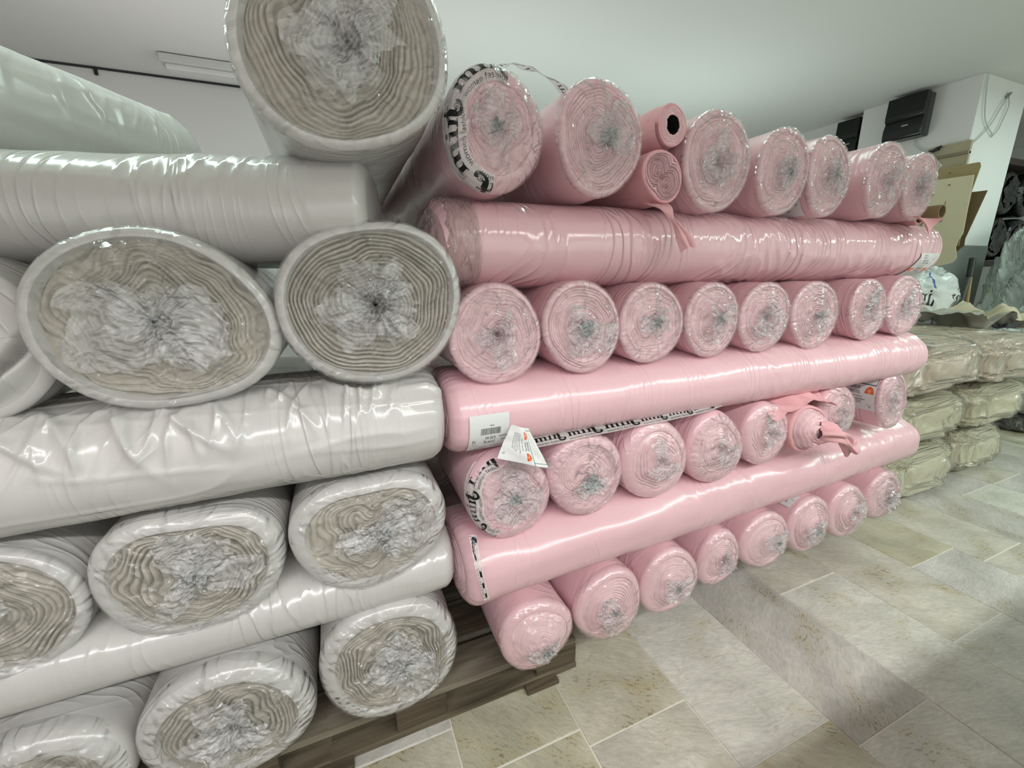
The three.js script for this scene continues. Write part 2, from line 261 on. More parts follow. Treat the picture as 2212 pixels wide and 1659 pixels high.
PROFILE.C8 = [-0.60, 0.236, -0.84, 132, 0, 2, 14, 0, -1, 0, 0, 0]; PROFILE.C4 = [-0.566, 1.06, -0.87, 146, 2, -1, 12, -4, 0, -1, 0, 0]; PROFILE.C5 = [-0.61, 0.606, -0.85, 146, 0, -2, 12, 3, 2, -1, 0, 0];
const radiusOf = c => th => { let r = c[3]; for (let k = 1; 3 + 2 * k < c.length; k++) r += c[2 + 2 * k] * Math.cos(k * th) + c[3 + 2 * k] * Math.sin(k * th); return r / 1000; };
const superR = (a, b, n) => th => Math.pow(Math.pow(Math.abs(Math.cos(th)) / a, n) + Math.pow(Math.abs(Math.sin(th)) / b, n), -1 / n);
// the wrapped side: a skin from the front rim (depth 0) to the back, local axes x, y across and -z into the roll
function skin(R, len, o) {
  const rho = o.rho, Rm = R(1), s0 = 1 - rho / Rm, rows = [[s0 - 0.045, (o.recess ?? 0.006) + 0.004, 0], [s0 - 0.012, 0.0005, 0]];
  for (let i = 0; i <= 8; i++) { const a = i / 8 * Math.PI / 2; rows.push([s0 + Math.sin(a) * rho / Rm, rho * (1 - Math.cos(a)), 1]); }
  const fine = o.fine ?? 0.35, n1 = o.n1 ?? 44; for (let i = 1; i <= n1; i++) rows.push([1, rho + (fine - rho) * i / n1, 1]);
  if (len > fine + 0.1) { const n2 = o.n2 ?? 10; for (let i = 1; i <= n2; i++) rows.push([1, fine + (len - rho - fine) * i / n2, 1]); }
  for (let i = 1; i <= 6; i++) { const a = i / 6 * Math.PI / 2; rows.push([s0 + Math.cos(a) * rho / Rm, len - rho * (1 - Math.sin(a)), 1]); }
  rows.push([0.5, len + (o.backDome ?? 0), 0], [0.02, len + (o.backDome ?? 0), 0]);
  const nu = o.nu ?? 112, rep = Math.max(1, Math.round(Rm * R2 / 0.6)), uo = (o.seed ?? 1) * 0.237;
  return grid(nu, rows.length - 1, (i, j, ii, jj) => {
    const th = -Math.PI / 2 + i * R2, [s, d, w] = rows[jj]; let dr = 0;
    if (w) dr = o.disp ? o.disp(th, d) : 0;
    if (w && o.pleat && d < rho * 2.2) dr += o.pleat * Math.max(0, ridge(nz(Math.cos(th) * 9, Math.sin(th) * 9, o.seed * 3.1) * 1.7)) * (1 - d / (rho * 2.2));
    const r = R(th) * s + dr, [cx, cy] = o.bend ? o.bend(d) : [0, 0];
    return [r * Math.cos(th) + cx, r * Math.sin(th) + cy, -d, d / 0.6 + uo, i * rep + uo * 0.7];
  }, true);
}
// the end of the roll: one long spiral of fabric edges, drawn in relief
function spiralEnd(R, o) {
  const Rm = R(1), s0 = 1 - o.rho / Rm + 0.008, N = Math.round(Rm * s0 / o.pitch), nk = Math.min(150, N * (o.detail ?? 6)), nu = o.nuEnd ?? 112, col = [], sd = o.seed * 7.3, wob = o.wob ?? 0.8, tel = o.tel ?? 0.004, c = new THREE.Color(o.tint ?? 0xffffff);
  const g = grid(nu, nk, (i, j) => {
    const th = -Math.PI / 2 + i * R2, s = o.open ? lerp(s0, o.open, j) : s0 * (1 - j) + 0.004, x = s * Math.cos(th), y = s * Math.sin(th);
    const w = wob * (nz(x * 2.1, y * 2.1, sd) * 2.2 + nz(x * 5, y * 5, sd + 4) * 0.35) * sm(1 - s, 0, 0.25);
    let q = N * (o.field ? o.field(x, y, s) : s) + w, ph = q + th / R2, f = ph - Math.floor(ph);
    const v = Math.exp(-((f / 0.13) ** 2)) + Math.exp(-(((1 - f) / 0.13) ** 2)), lay = nz(q * 0.83, sd, 1.5), group = nz(q * 0.21, sd, 9.5);
    let z = -(o.recess ?? 0.006) - v * (o.valley ?? 0.0045) * (0.5 + 0.9 * sm(group, -0.3, 0.4)) + lay * tel + group * tel * 1.5 + nz(x * 6, y * 6, sd + 2) * 0.002 + (o.dome ?? 0) * (1 - (s / s0) ** 2);
    if (o.hole) z -= (o.holeDeep ?? 0.07) * (1 - sm(s, o.hole * 0.75, o.hole)); else z -= (o.plug ? 0.004 : 0.018) * Math.exp(-((s / 0.10) ** 2));
    const k = 1 + lay * 0.13 + nz(x * 9, y * 9, sd + 7) * 0.06; col.push(c.r * k, c.g * k, c.b * k);
    return [R(th) * x / s * s, R(th) * y / s * s, z, x * 2, y * 2];
  });
  g.setAttribute('color', new THREE.Float32BufferAttribute(col, 3)); return g;
}
// loose film drawn over the end and gathered towards the middle
function filmZ(o, sd, si, th, s) {
  const x = s * Math.cos(th), y = s * Math.sin(th), e = sm(si - s, 0, 0.12), ple = Math.max(0, ridge(nz(Math.cos(th) * 6, Math.sin(th) * 6, sd) * 1.6)), ple2 = Math.max(0, ridge(nz(Math.cos(th) * 15, Math.sin(th) * 15, sd + 2) * 1.7));
  const cr = Math.abs(nz(x * 3.2, y * 3.2, sd)) + 0.5 * Math.abs(nz(x * 8, y * 8, sd + 3)) + 0.35 * Math.abs(nz(x * 17, y * 17, sd + 5));
  return 0.0024 + (o.pucker ?? 0.0025) * (ple2 + ple) * (1 - e) + (o.slack ?? 0.004) * e * (1.6 * cr + ple * 0.5) + (o.dome ?? 0) * (1 - (s / si) ** 2) - (o.plug ? -0.002 : 0.016) * Math.exp(-((s / 0.13) ** 2));
}
function endFilm(R, o) {
  const nu = o.nuFilm ?? 88, nk = o.nkFilm ?? 36, sd = o.seed * 5.7, h0 = o.hole ?? o.gap ?? 0.03, nr = 8, rho = o.rho, si = 1 - rho / R(1);
  return grid(nu, nk + nr, (i, j, ii, jj) => { // first rows lie over the rounded rim, the rest over the end
    const th = -Math.PI / 2 + i * R2, c = Math.cos(th), n = Math.sin(th); let r, z;
    if (jj < nr) { const a = (1 - jj / nr) * Math.PI * 0.62, k = (jj / nr) * filmZ(o, sd, si, th, si) + 0.0024 * (1 - jj / nr); r = R(th) * si + Math.sin(a) * (rho + k); z = -rho + Math.cos(a) * (rho + k); }
    else { const s = si + (h0 - si) * (jj - nr) / nk; r = R(th) * s; z = filmZ(o, sd, si, th, s); }
    return [r * c, r * n, z, r / R(th) * c * 0.5 + 0.5, r / R(th) * n * 0.5 + 0.5];
  });
}
// a second ply of film where it is bunched around the middle: ragged outline, radial pleats
function gatherFilm(R, o, k) {
  const sd = o.seed * 5.7, si = 1 - o.rho / R(1), px = (o.px ?? 0) / R(1), py = (o.py ?? 0) / R(1), q = sd + k * 7.7;
  return grid(96, 22, (i, j) => {
    const a = i * R2, c = Math.cos(a), n = Math.sin(a), out = clamp(0.40 + 0.55 * nz(c * 0.8, n * 0.8, q) + 0.14 * nz(c * 2.2, n * 2.2, q + 3) + 0.10 * nz(c * 7, n * 7, q + 5) + 0.06 * nz(c * 19, n * 19, q + 6), 0.12, 0.85), t = out * (1 - j) + 0.02;
    const x = px + t * c, y = py + t * n, s = Math.min(0.97 * si, Math.hypot(x, y)), th = Math.atan2(y, x), p = Math.max(0, ridge(nz(c * 5, n * 5, q + 9) * 1.6)) + 0.6 * Math.max(0, ridge(nz(c * 13 + t * 2, n * 13, q + 11) * 1.6));
    return [R(th) * s * Math.cos(th), R(th) * s * Math.sin(th), filmZ(o, sd, si, th, s) + 0.0016 + 0.0016 * k + p * 0.005 * sm(t, 0, 0.2) * sm(1 - j, 0, 1) + Math.abs(nz(x * 14, y * 14, q)) * 0.004, x * 0.8, y * 0.8];
  });
}
// the tuft of film twisted into the middle of the end
function plug(r, o) {
  const sd = o.seed * 3.3;
  return grid(56, 14, (i, j) => {
    const th = i * R2, s = 1 - j * 0.97, a = r * (0.75 + 0.45 * nz(Math.cos(th) * 2, Math.sin(th) * 2, sd)) * s;
    const p = Math.max(0, ridge(nz(Math.cos(th) * 4.5, Math.sin(th) * 4.5, sd + s) * 1.6));
    return [a * Math.cos(th) + (o.px ?? 0), a * Math.sin(th) + (o.py ?? 0), 0.004 + (o.dome ?? 0) * 0.98 + p * 0.009 * s - 0.014 * (1 - s) ** 2 * (o.deep ?? 1), Math.cos(th) * s * 0.5, Math.sin(th) * s * 0.5];
  });
}
// a piece lying on the skin: depth d0..d1, angle a0..a1
function patchOn(R, o, a0, a1, d0, d1, off = 0.002, n = 24) {
  return grid(n, n, (i, j) => { const th = lerp(a0, a1, j), d = lerp(d0, d1, i), r = R(th) + off + (o.disp && d > o.rho ? o.disp(th, d) : 0), [cx, cy] = o.bend ? o.bend(d) : [0, 0]; return [r * Math.cos(th) + cx, r * Math.sin(th) + cy, -d]; });
}
// tape over the rim: angle a0..a1 along it, from the end face across the rim to the side
function rimTape(R, o, a0, a1, u0, u1, wave, inn = 0.03, side = 0.03) {
  const rho = o.rho, Rm = R(1), s0 = 1 - rho / Rm, arc = rho * Math.PI / 2, tot = inn + arc + side;
  return grid(90, 16, (i, j) => {
    const th = lerp(a0, a1, i), mid = 0.5 + wave(i)[0], wd = wave(i)[1], l = clamp(mid + (j - 0.5) * wd, 0, 1) * tot; let r, z;
    if (l < inn) { r = R(th) * s0 - (inn - l); z = 0.004; } else if (l < inn + arc) { const a = (l - inn) / rho; r = R(th) * s0 + Math.sin(a) * (rho + 0.003); z = -rho + Math.cos(a) * (rho + 0.003) + 0.001; } else { r = R(th) + 0.003; z = -rho - (l - inn - arc); }
    const k = nz(i * 9, j * 3, o.seed) * 0.002; return [(r + k) * Math.cos(th), (r + k) * Math.sin(th), z + k, lerp(u0, u1, i), j];
  });
}
const KIND = {
  cream: { wrap: M.creamWrap, edge: M.creamEdge, pitch: 0.0072, rho: 0.014, recess: 0.006, valley: 0.010, wob: 1.5, tel: 0.005, nu: 160, nuEnd: 176, detail: 6, nuFilm: 120, nkFilm: 48, pucker: 0.0007, slack: 0.006, len: 1.7, n1: 64 },
  pink: { wrap: M.pinkWrap, edge: M.pinkEdge, pitch: 0.0056, rho: 0.010, recess: 0.004, valley: 0.0050, wob: 0.8, tel: 0.003, nu: 100, nuEnd: 100, detail: 5, slack: 0.005, len: 1.45 },
};
let seedNo = 0;
function endRoll(key, kind, label, group, more = {}) {
  const c = PROFILE[key], o = { ...KIND[kind], seed: ++seedNo, ...more }, R = radiusOf(c), low = c[1] - R(-Math.PI / 2);
  const root = thing('fabric_roll', label, 'fabric roll', group, [c[0], low, c[2] + (o.out ?? 0)]);
  const amp = o.amp ?? 0.0025, sd = o.seed * 2.9; o.disp ??= (th, d) => amp * (nz(Math.cos(th) * 1.6, Math.sin(th) * 1.6, sd + d * 5) + 0.5 * nz(Math.cos(th) * 4, Math.sin(th) * 4, sd + d * 16)) * sm(d, o.rho, o.rho + 0.06);
  const lift = g => { g.translate(0, c[1] - low, 0); return g; };
  put(root, o.bare ? 'fabric_side' : 'wrapped_side', lift(skin(R, o.len, o)), o.wrap);
  if (!o.noEnd) put(root, 'rolled_end', lift(spiralEnd(R, o)), o.edge);
  if (!o.bare) put(root, 'end_film', lift(endFilm(R, o)), o.film ?? (kind === 'pink' ? M.filmPink : M.film));
  if (!o.bare) for (let k = 0; k < (o.plies ?? (kind === 'cream' ? 2 : 1)); k++) put(root, 'gathered_film', lift(gatherFilm(R, o, k)), M.gathered);
  if (o.plug) put(root, 'film_tuft', lift(plug(o.plug, o)), M.plug);
  return { root, R, o, c, lift };
}
// a roll lying along x: front profile half-depth a, half-height b
function longRoll(label, x0, x1, yc, zc, a, b, more = {}) {
  const o = { rho: 0.03, recess: -0.004, seed: ++seedNo, n: 2.25, nu: 150, amp: 0.003, fine: x1 - x0 - 0.09, n1: 150, n2: 4, pleat: 0.003, ...more }, R = superR(a, b, o.n), len = x1 - x0, low = yc - b;
  const root = thing('fabric_roll', label, 'fabric roll', o.group, [x0, low, zc]); root.rotation.y = o.turn ?? 0;
  const sd = o.seed * 4.7; o.disp ??= (th, d) => o.amp * (1.2 * nz(Math.cos(th) * 1.2, Math.sin(th) * 1.2, sd + d * 2.4) + 0.6 * nz(Math.cos(th) * 3, Math.sin(th) * 3, sd + d * 9)) + (o.folds ? o.folds(th, d) : 0);
  const lift = g => { g.rotateY(-Math.PI / 2); g.translate(0, yc - low, 0); return g; };
  put(root, 'wrapped_side', lift(skin(R, len, o)), o.wrap);
  put(root, 'rolled_end', lift(spiralEnd(R, { ...KIND.pink, ...o, recess: 0.001, pitch: o.pitch ?? 0.0075, tel: 0.002, nuEnd: 100, dome: o.dome ?? 0.012 })), o.edge);
  return { root, R, o, lift };
}

// ---- cream stack, left
const CG = 'cream fabric rolls with their round ends to the aisle', D = Math.PI / 180;
const dent = (at, depth, w) => (th, d) => -depth * Math.exp(-(((d - at) / w) ** 2));
endRoll('C1', 'cream', 'huge cream roll on top of the cream stack, its end jutting out under the ceiling', CG, { len: 1.35, wob: 1.8, bend: d => [0, -0.03 * d], fine: 0.8, recess: 0.012, slack: 0.009 });
endRoll('C2', 'cream', 'wide oval cream roll with wavy layered end, left of the crumpled round one', CG, { wob: 2.6, recess: 0.012, tel: 0.007, plug: 0.018, px: -0.002 });
endRoll('C3', 'cream', 'round cream roll under glossy crumpled film, touching the pink stack, above the big cross roll', CG, { slack: 0.014, wob: 0.9, recess: 0.010, hole: 0.035 });
endRoll('C4', 'cream', 'cream roll cut by the left picture edge, a dark folded crease in its end', CG, { bare: true, noEnd: true, backDome: 0 });
endRoll('C5', 'cream', 'cream roll cut by the left picture edge below the big wrinkled cross roll', CG, { recess: 0.010, wob: 1.1 });
endRoll('C6', 'cream', 'flattened oval cream roll with a pale gathered tuft in its middle', CG, { wob: 1.4, rho: 0.026, plug: 0.022, px: 0.005, py: 0.012 });
endRoll('C7', 'cream', 'flattened cream roll with strongly wavy layers, right of the oval one with the pale tuft', CG, { wob: 2.4, rho: 0.026, tel: 0.007, plug: 0.016, px: 0.02, py: 0.01 });
endRoll('C8', 'cream', 'cream roll in the bottom left corner, only the top of its end in view', CG, { rho: 0.035 });
endRoll('C9', 'cream', 'squat cream roll in the bottom row, left of the one on the pallet edge', CG, { rho: 0.032, wob: 1.6, recess: 0.010 });
endRoll('C10', 'cream', 'cream roll at the bottom on the pallet edge, beside the lowest pink roll', CG, { rho: 0.03, wob: 1.8, tel: 0.006, plug: 0.02, px: 0.02, py: -0.01 });
{ // printed tape across the left edge roll, and the fold in its end
  const c = PROFILE.C4, R = radiusOf(c), root = scene.children.find(o => o.userData.label?.includes('dark folded crease')), low = c[1] - R(-Math.PI / 2), o = { ...KIND.cream, seed: 44 };
  const f = grid(120, 60, (i, j) => { // soft end tucked in like a parcel
    const th = -Math.PI / 2 + i * R2, s = (1 - 0.12) * (1 - j) + 0.004, x = s * Math.cos(th), y = s * Math.sin(th), l = x * 0.62 - y * 0.50 - 0.52 + 0.2 * y * y, k = x * 0.5 - y * 0.5 + 0.6;
    const fold = -0.040 * Math.exp(-((l / 0.035) ** 2)) * sm(k + 0.75, 0.2, 0.7) + 0.022 * Math.exp(-(((l - 0.15) / 0.14) ** 2));
    return [R(th) * x, R(th) * y, (fold + nz(x * 2, y * 2, 4) * 0.006 + 0.02 * (1 - s * s)) * sm(0.9 - s, 0, 0.25) - 0.004, x * 0.2, y * 0.2]; });
  f.translate(0, c[1] - low, 0); put(root, 'folded_end', f, M.creamWrap);
  const t = patchOn(R, { rho: 0.02 }, 88 * D, 66 * D, 0.09, 0.24, 0.003); t.translate(0, c[1] - low, 0); const u = t.attributes.uv; for (let i = 0; i < u.count; i++) u.setXY(i, 0.05 + u.getX(i) * 0.25, u.getY(i)); put(root, 'printed_tape', t, M.tape);
}
const bigFolds = (k, a) => (th, d) => { // sharp peaked wrinkles fanning across the front of a slack cover
  const w = nz(d * 1.7, th * 0.5, k) * 0.8, t0 = 0.55 + 0.45 * nz(d * 2.6, 0.5, k + 20), q = Math.exp(-(((th - t0) / 0.42) ** 2));
  const r1 = Math.max(0, ridge(nz(d * 9 + w + th * 0.5, th * 0.7, k + 3) * 2.1)), r2 = Math.max(0, ridge(nz(d * 23 - th * 0.8 + w, th * 0.9, k + 8) * 1.9)), m = sm(nz(d * 2.4, 0.3, k + 12), -0.25, 0.2);
  const lng = Math.max(0, ridge(nz(d * 2.0 + th * 0.9, th * 1.5 - d * 1.2, k + 30) * 3.2)) ** 3;
  return a * (m * q * (r1 * r1 + r2 * r2 * 0.6) + 0.22 * lng); };
const CX = 'cream fabric rolls lying along the stack';
longRoll('big cream roll lying along the stack below the two big round ends, film puckered', -0.98, 0.192, 0.838, -0.952, 0.150, 0.105, { wrap: M.creamFold, edge: M.creamEdge, group: CX, folds: bigFolds(1, 0.014), nu: 200, n1: 300, rho: 0.045, amp: 0.005 });
longRoll('cream roll lying along the stack, a slanting band between two rows of oval ends', -0.96, 0.205, 0.462, -0.985, 0.150, 0.082, { wrap: M.creamFold, edge: M.creamEdge, group: CX, folds: bigFolds(4, 0.005), nu: 160, n1: 200, rho: 0.04 });
longRoll('cream roll lying along the stack under the huge top roll, shiny upper side', -0.985, 0.125, 1.260, -1.210, 0.150, 0.097, { turn: -0.221, wrap: M.creamSmooth, edge: M.creamEdge, group: CX, folds: bigFolds(7, 0.005), nu: 180, n1: 220, rho: 0.03 });
longRoll('cream roll at the upper left slanting back, sloping down towards the huge roll', -0.98, 0.26, 1.478, -0.62, 0.13, 0.13, { wrap: M.creamFold, edge: M.creamEdge, turn: 62 * D, folds: bigFolds(10, 0.006), n: 2, rho: 0.09, n1: 160 });

// ---- pink stack, right
const rowP = 'pink rolls in the top row', rowB = 'pink rolls in the second row of round ends', rowE = 'pink rolls in the third row of round ends', rowD = 'pink rolls in the bottom row';
const P1 = endRoll('P1', 'pink', 'large pink roll in the top row with clear printed tape around its left rim', rowP, { plug: 0.014, px: -0.005, py: 0.005, pitch: 0.008, wob: 1.1, fine: 0.9, rho: 0.028 });
endRoll('P2', 'pink', 'large pink roll in the top row with grey central tuft, next to the taped one', rowP, { plug: 0.024, px: 0.014, py: 0.004, fine: 0.6 });
const P3 = endRoll('P3', 'pink', 'thin pink roll with an open cardboard core, topmost of two unwrapped rolls', rowP, { wrap: M.pinkCloth, bare: true, pitch: 0.0034, open: 0.45, rho: 0.004, recess: 0.001, valley: 0.002, tel: 0.002, disp: (th, d) => d > 0.035 ? 0.003 : 0 });
{ const g = new THREE.CylinderGeometry(0.0185, 0.0185, 0.5, 32, 1, true); g.rotateX(Math.PI / 2); g.translate(0.001, 0.043, -0.252); put(P3.root, 'core_tube', g, M.dark);  // tube coloured near black for the shade inside the core
  const f = patchOn(P3.R, { rho: 0.004 }, 170 * D, 262 * D, 0.006, 0.30, 0.007); f.translate(0, 0.044, 0); put(P3.root, 'loose_flap', f, M.pinkCloth); }
const P4 = endRoll('P4', 'pink', 'thin unwrapped pink roll whose end is coiled like a heart, its loose tail hanging down', rowP, { wrap: M.pinkCloth, bare: true, pitch: 0.0040, rho: 0.006, recess: 0.002, valley: 0.012, tel: 0.006, wob: 0.5, detail: 7, nuEnd: 140,
  field: (x, y, s) => lerp(Math.min(Math.hypot(x + 0.26, y - 0.20), Math.hypot(x - 0.24, y + 0.22)) * 1.25, s, sm(s, 0.5, 0.98)) });
{ // tail: a strip of cloth drooping over the roll below, folded back on itself
  const L = [[-0.030, 0.002, -0.03], [-0.022, -0.016, 0.018], [0.000, -0.052, 0.042], [0.012, -0.085, 0.046], [0.030, -0.112, 0.044]], Rr = [[0.030, 0.006, -0.02], [0.018, -0.014, 0.020], [0.004, -0.046, 0.046], [0.030, -0.076, 0.052], [0.052, -0.100, 0.050]];
  const ca = new THREE.CatmullRomCurve3(L.map(p => new THREE.Vector3(...p))), cb = new THREE.CatmullRomCurve3(Rr.map(p => new THREE.Vector3(...p)));
  put(P4.root, 'loose_tail', grid(20, 40, (i, j) => { const a = ca.getPoint(j), b = cb.getPoint(j), w = Math.sin(i * Math.PI) * 0.007 * (0.3 + j); return [lerp(a.x, b.x, i), lerp(a.y, b.y, i) + nz(i * 3, j * 4, 2) * 0.004, lerp(a.z, b.z, i) + w]; }), M.pinkCloth);
  put(P4.root, 'tail_fold', grid(12, 20, (i, j) => { const a = cb.getPoint(0.55 + j * 0.45); return [a.x + i * 0.028 * Math.sin(j * 2.2), a.y + i * (0.010 - j * 0.020), a.z - 0.004 + Math.sin(i * 3) * 0.006]; }), M.pinkCloth); }
endRoll('P5', 'pink', 'cloudy-ended pink roll in the top row just right of the two thin unwrapped rolls', rowP, { slack: 0.008 });
endRoll('P6', 'pink', 'pink roll in the top row with a shiny slit of film down its middle', rowP, { slack: 0.008, plug: 0.012, px: 0.01 });
const P7 = endRoll('P7', 'pink', 'narrow pink roll in the top row with a printed label under its side', rowP, { slack: 0.008, plug: 0.014, px: 0.012, py: 0.01 });
endRoll('P8', 'pink', 'pink wrapped roll in the top row, second from the right end, side brightly lit', rowP, { slack: 0.010 });
endRoll('P9', 'pink', 'rightmost wrapped pink roll in the top row, above the thin core tube', rowP, { slack: 0.010 });
endRoll('B1', 'pink', 'pink roll in the second row beside the cream stack, swirled end with small slit', rowB, { slack: 0.009, hole: 0.05, pitch: 0.0066 });
endRoll('B2', 'pink', 'pink roll in the second row with a dark hole and clear ring layers', rowB, { plug: 0.027, px: 0.006, py: -0.002, tel: 0.004, wob: 0.5 });
endRoll('B3', 'pink', 'pink roll in the second row, third from the cream stack, grey bunched centre', rowB, { plug: 0.018, px: 0.006, py: 0.004 });
endRoll('B4', 'pink', 'pink roll in the second row, fourth from the cream stack, small dark off-centre eye', rowB, { slack: 0.008, plug: 0.013, px: 0.02, py: 0.004 });
endRoll('B5', 'pink', 'pink roll in the second row, fifth from the cream stack, shiny film, no hole', rowB, { slack: 0.010 });
endRoll('B6', 'pink', 'pink roll in the second row, third from its right end, clear dark central eye', rowB, { slack: 0.008, plug: 0.013, px: 0.006, py: 0.0 });
endRoll('B7', 'pink', 'pink roll in the second row, second from its right end, finely crumpled pale end', rowB, { slack: 0.010, pleat: 0.0012 });
endRoll('B8', 'pink', 'rightmost pink roll in the second row, beside the striped plastic bag', rowB, { slack: 0.010, pleat: 0.0012 });
const E1 = endRoll('E1', 'pink', 'pink roll in the third row, printed tape on its rim, torn label on top', rowE, { wob: 1.6, pitch: 0.0062, rho: 0.028, plug: 0.022, px: 0.004, py: -0.002 });
endRoll('E2', 'pink', 'pink roll in the third row with a big dark grey tuft in its centre', rowE, { rho: 0.026, pleat: 0.0012, plug: 0.032, px: 0.008, py: -0.018 });
endRoll('E3', 'pink', 'pink roll in the third row, third from the cream stack, milky bulging ringed end', rowE, { film: M.filmSmooth, rho: 0.026, pleat: 0.0012, dome: 0.018 });
endRoll('E4', 'pink', 'pink roll in the third row, fourth from the cream stack, film puckered around its end', rowE, { rho: 0.028, pleat: 0.0012, dome: 0.014 });
endRoll('E5', 'pink', 'pink roll in the third row just left of the one with the twisted tail', rowE, { film: M.filmSmooth, rho: 0.024, pleat: 0.0012, dome: 0.008 });
const E6 = endRoll('E6', 'pink', 'unwrapped pink roll drawn out into a cone with a twisted cloth tail', rowE, { wrap: M.pinkCloth, bare: true, dome: 0.045, tel: 0.009, valley: 0.006, pitch: 0.0068, rho: 0.008, wob: 0.4 });
endRoll('E7', 'pink', 'pink roll in the third row behind the twisted tail, pale film end', rowE, { rho: 0.028, pleat: 0.0012, dome: 0.010 });
const E8 = endRoll('E8', 'pink', 'rightmost pink roll in the third row with a big printed label on its side', rowE, { rho: 0.012, pleat: 0.001, fine: 0.5 });
endRoll('D1', 'pink', 'pink roll at the left end of the bottom row, resting over the pallet corner', rowD, { film: M.filmSmooth, rho: 0.022, dome: 0.024, plug: 0.016, px: 0.01, py: -0.03, deep: 0.2, valley: 0.0018, tel: 0.0015 });
endRoll('D2', 'pink', 'pink roll in the bottom row, second from the cream stack, rings around puckered centre', rowD, { film: M.filmSmooth, rho: 0.020, dome: 0.020, valley: 0.004, tel: 0.003, plug: 0.010, deep: 0.4 });
endRoll('D3', 'pink', 'pink roll in the bottom row, third from the cream stack', rowD, { film: M.filmSmooth, rho: 0.020, dome: 0.018, valley: 0.003, plug: 0.010, px: 0.004, py: -0.01 });
endRoll('D4', 'pink', 'smaller pink roll in the bottom row, fourth from the cream stack, film creased on top', rowD, { film: M.filmSmooth, rho: 0.022, slack: 0.008, dome: 0.012 });
endRoll('D5', 'pink', 'pink roll in the bottom row, fourth from its right end', rowD, { film: M.filmSmooth, rho: 0.020, dome: 0.018, valley: 0.003, plug: 0.010, px: 0.03 });
const D6 = endRoll('D6', 'pink', 'pink roll in the bottom row, third from its right end, paper scrap on its top', rowD, { film: M.filmSmooth, rho: 0.020, dome: 0.022, tel: 0.005, plug: 0.016, px: 0.01, py: -0.01 });
endRoll('D7', 'pink', 'pink roll in the bottom row, second from its right end, with a small dark hole', rowD, { film: M.filmSmooth, rho: 0.020, dome: 0.022, tel: 0.005, hole: 0.085, pleat: 0.0012 });
endRoll('D8', 'pink', 'rightmost pink roll in the bottom row, beside the wrapped bales', rowD, { rho: 0.024, slack: 0.012, plug: 0.022, px: 0.03, py: -0.02 });
const PX = 'pink fabric rolls lying along the stack';
const wr = (x0, x1, a) => { const f = bigFolds(21, a); return (th, d) => { const w = Math.max(0, ridge(nz(d * 22 + th * 1.2, th * 1.1, 41) * 1.6)) ** 2 * sm(nz(d * 3, th, 44), -0.4, 0.2); return sm(d, x0, x1) * (a * 0.55 * w + f(th, d) * 0.4); }; };
const L1 = longRoll('uppermost pink roll lying along the stack, tightly wrinkled film on its right half', 0.205, 2.02, 1.208, -1.005, 0.150, 0.098, { wrap: M.pinkFold, edge: M.pinkEdge, group: PX, folds: wr(0.55, 0.95, 0.010), n1: 380 });
const L2 = longRoll('middle pink roll lying along the stack, paper label with bar code at its left end', 0.200, 1.985, 0.834, -0.960, 0.150, 0.094, { wrap: M.pinkSmooth, edge: M.pinkEdge, group: PX, folds: wr(0.5, 1.2, 0.005), n1: 300 });
const L3 = longRoll('lowest pink roll lying along the stack, smooth and shiny, just above the bottom row', 0.215, 2.21, 0.432, -0.945, 0.150, 0.104, { wrap: M.pinkSmooth, edge: M.pinkEdge, group: PX, folds: wr(0.3, 0.9, 0.003), n1: 240, turn: 0.035, amp: 0.005 });

// ---- tape, labels and loose ends on the rolls
const sway = (k, w0, w1) => i => [nz(i * 4, 1, k) * 0.16, lerp(w0, w1, Math.abs(Math.sin(i * 5 + k)))];
put(P1.root, 'printed_tape', P1.lift(rimTape(P1.R, P1.o, 262 * D, 78 * D, -0.163, 0.93, sway(3, 0.58, 0.72), 0.014, 0.014)), M.tape, 'clear tape printed with black lettering');
put(E1.root, 'printed_tape', E1.lift(rimTape(E1.R, E1.o, 244 * D, 112 * D, 0.173, 1.41, sway(5, 0.52, 0.70), 0.014, 0.012)), M.tape, 'clear tape printed with black lettering');
const paper = t => std(0xffffff, 0.55, { map: t });
put(L2.root, 'paper_label', L2.lift(patchOn(L2.R, L2.o, 8 * D, -40 * D, 0.125, 0.035, 0.003)), paper(labelTag), 'white paper label with bar code, upside down');
put(E8.root, 'printed_label', E8.lift(patchOn(E8.R, { ...E8.o, rho: 0 }, 208 * D, 88 * D, 0.145, 0.016, 0.002)), paper(labelWide), 'printed label with orange half-sun marks');
put(L1.root, 'printed_label', L1.lift(patchOn(L1.R, L1.o, -4 * D, -58 * D, 1.66, 1.775, 0.003)), paper(labelWide));
put(P7.root, 'printed_label', P7.lift(patchOn(P7.R, P7.o, 250 * D, 205 * D, 0.16, 0.03, 0.002)), paper(labelTag));
put(D6.root, 'paper_scrap', D6.lift(patchOn(D6.R, D6.o, 138 * D, 110 * D, 0.10, 0.03, 0.004)), paper(labelTag));
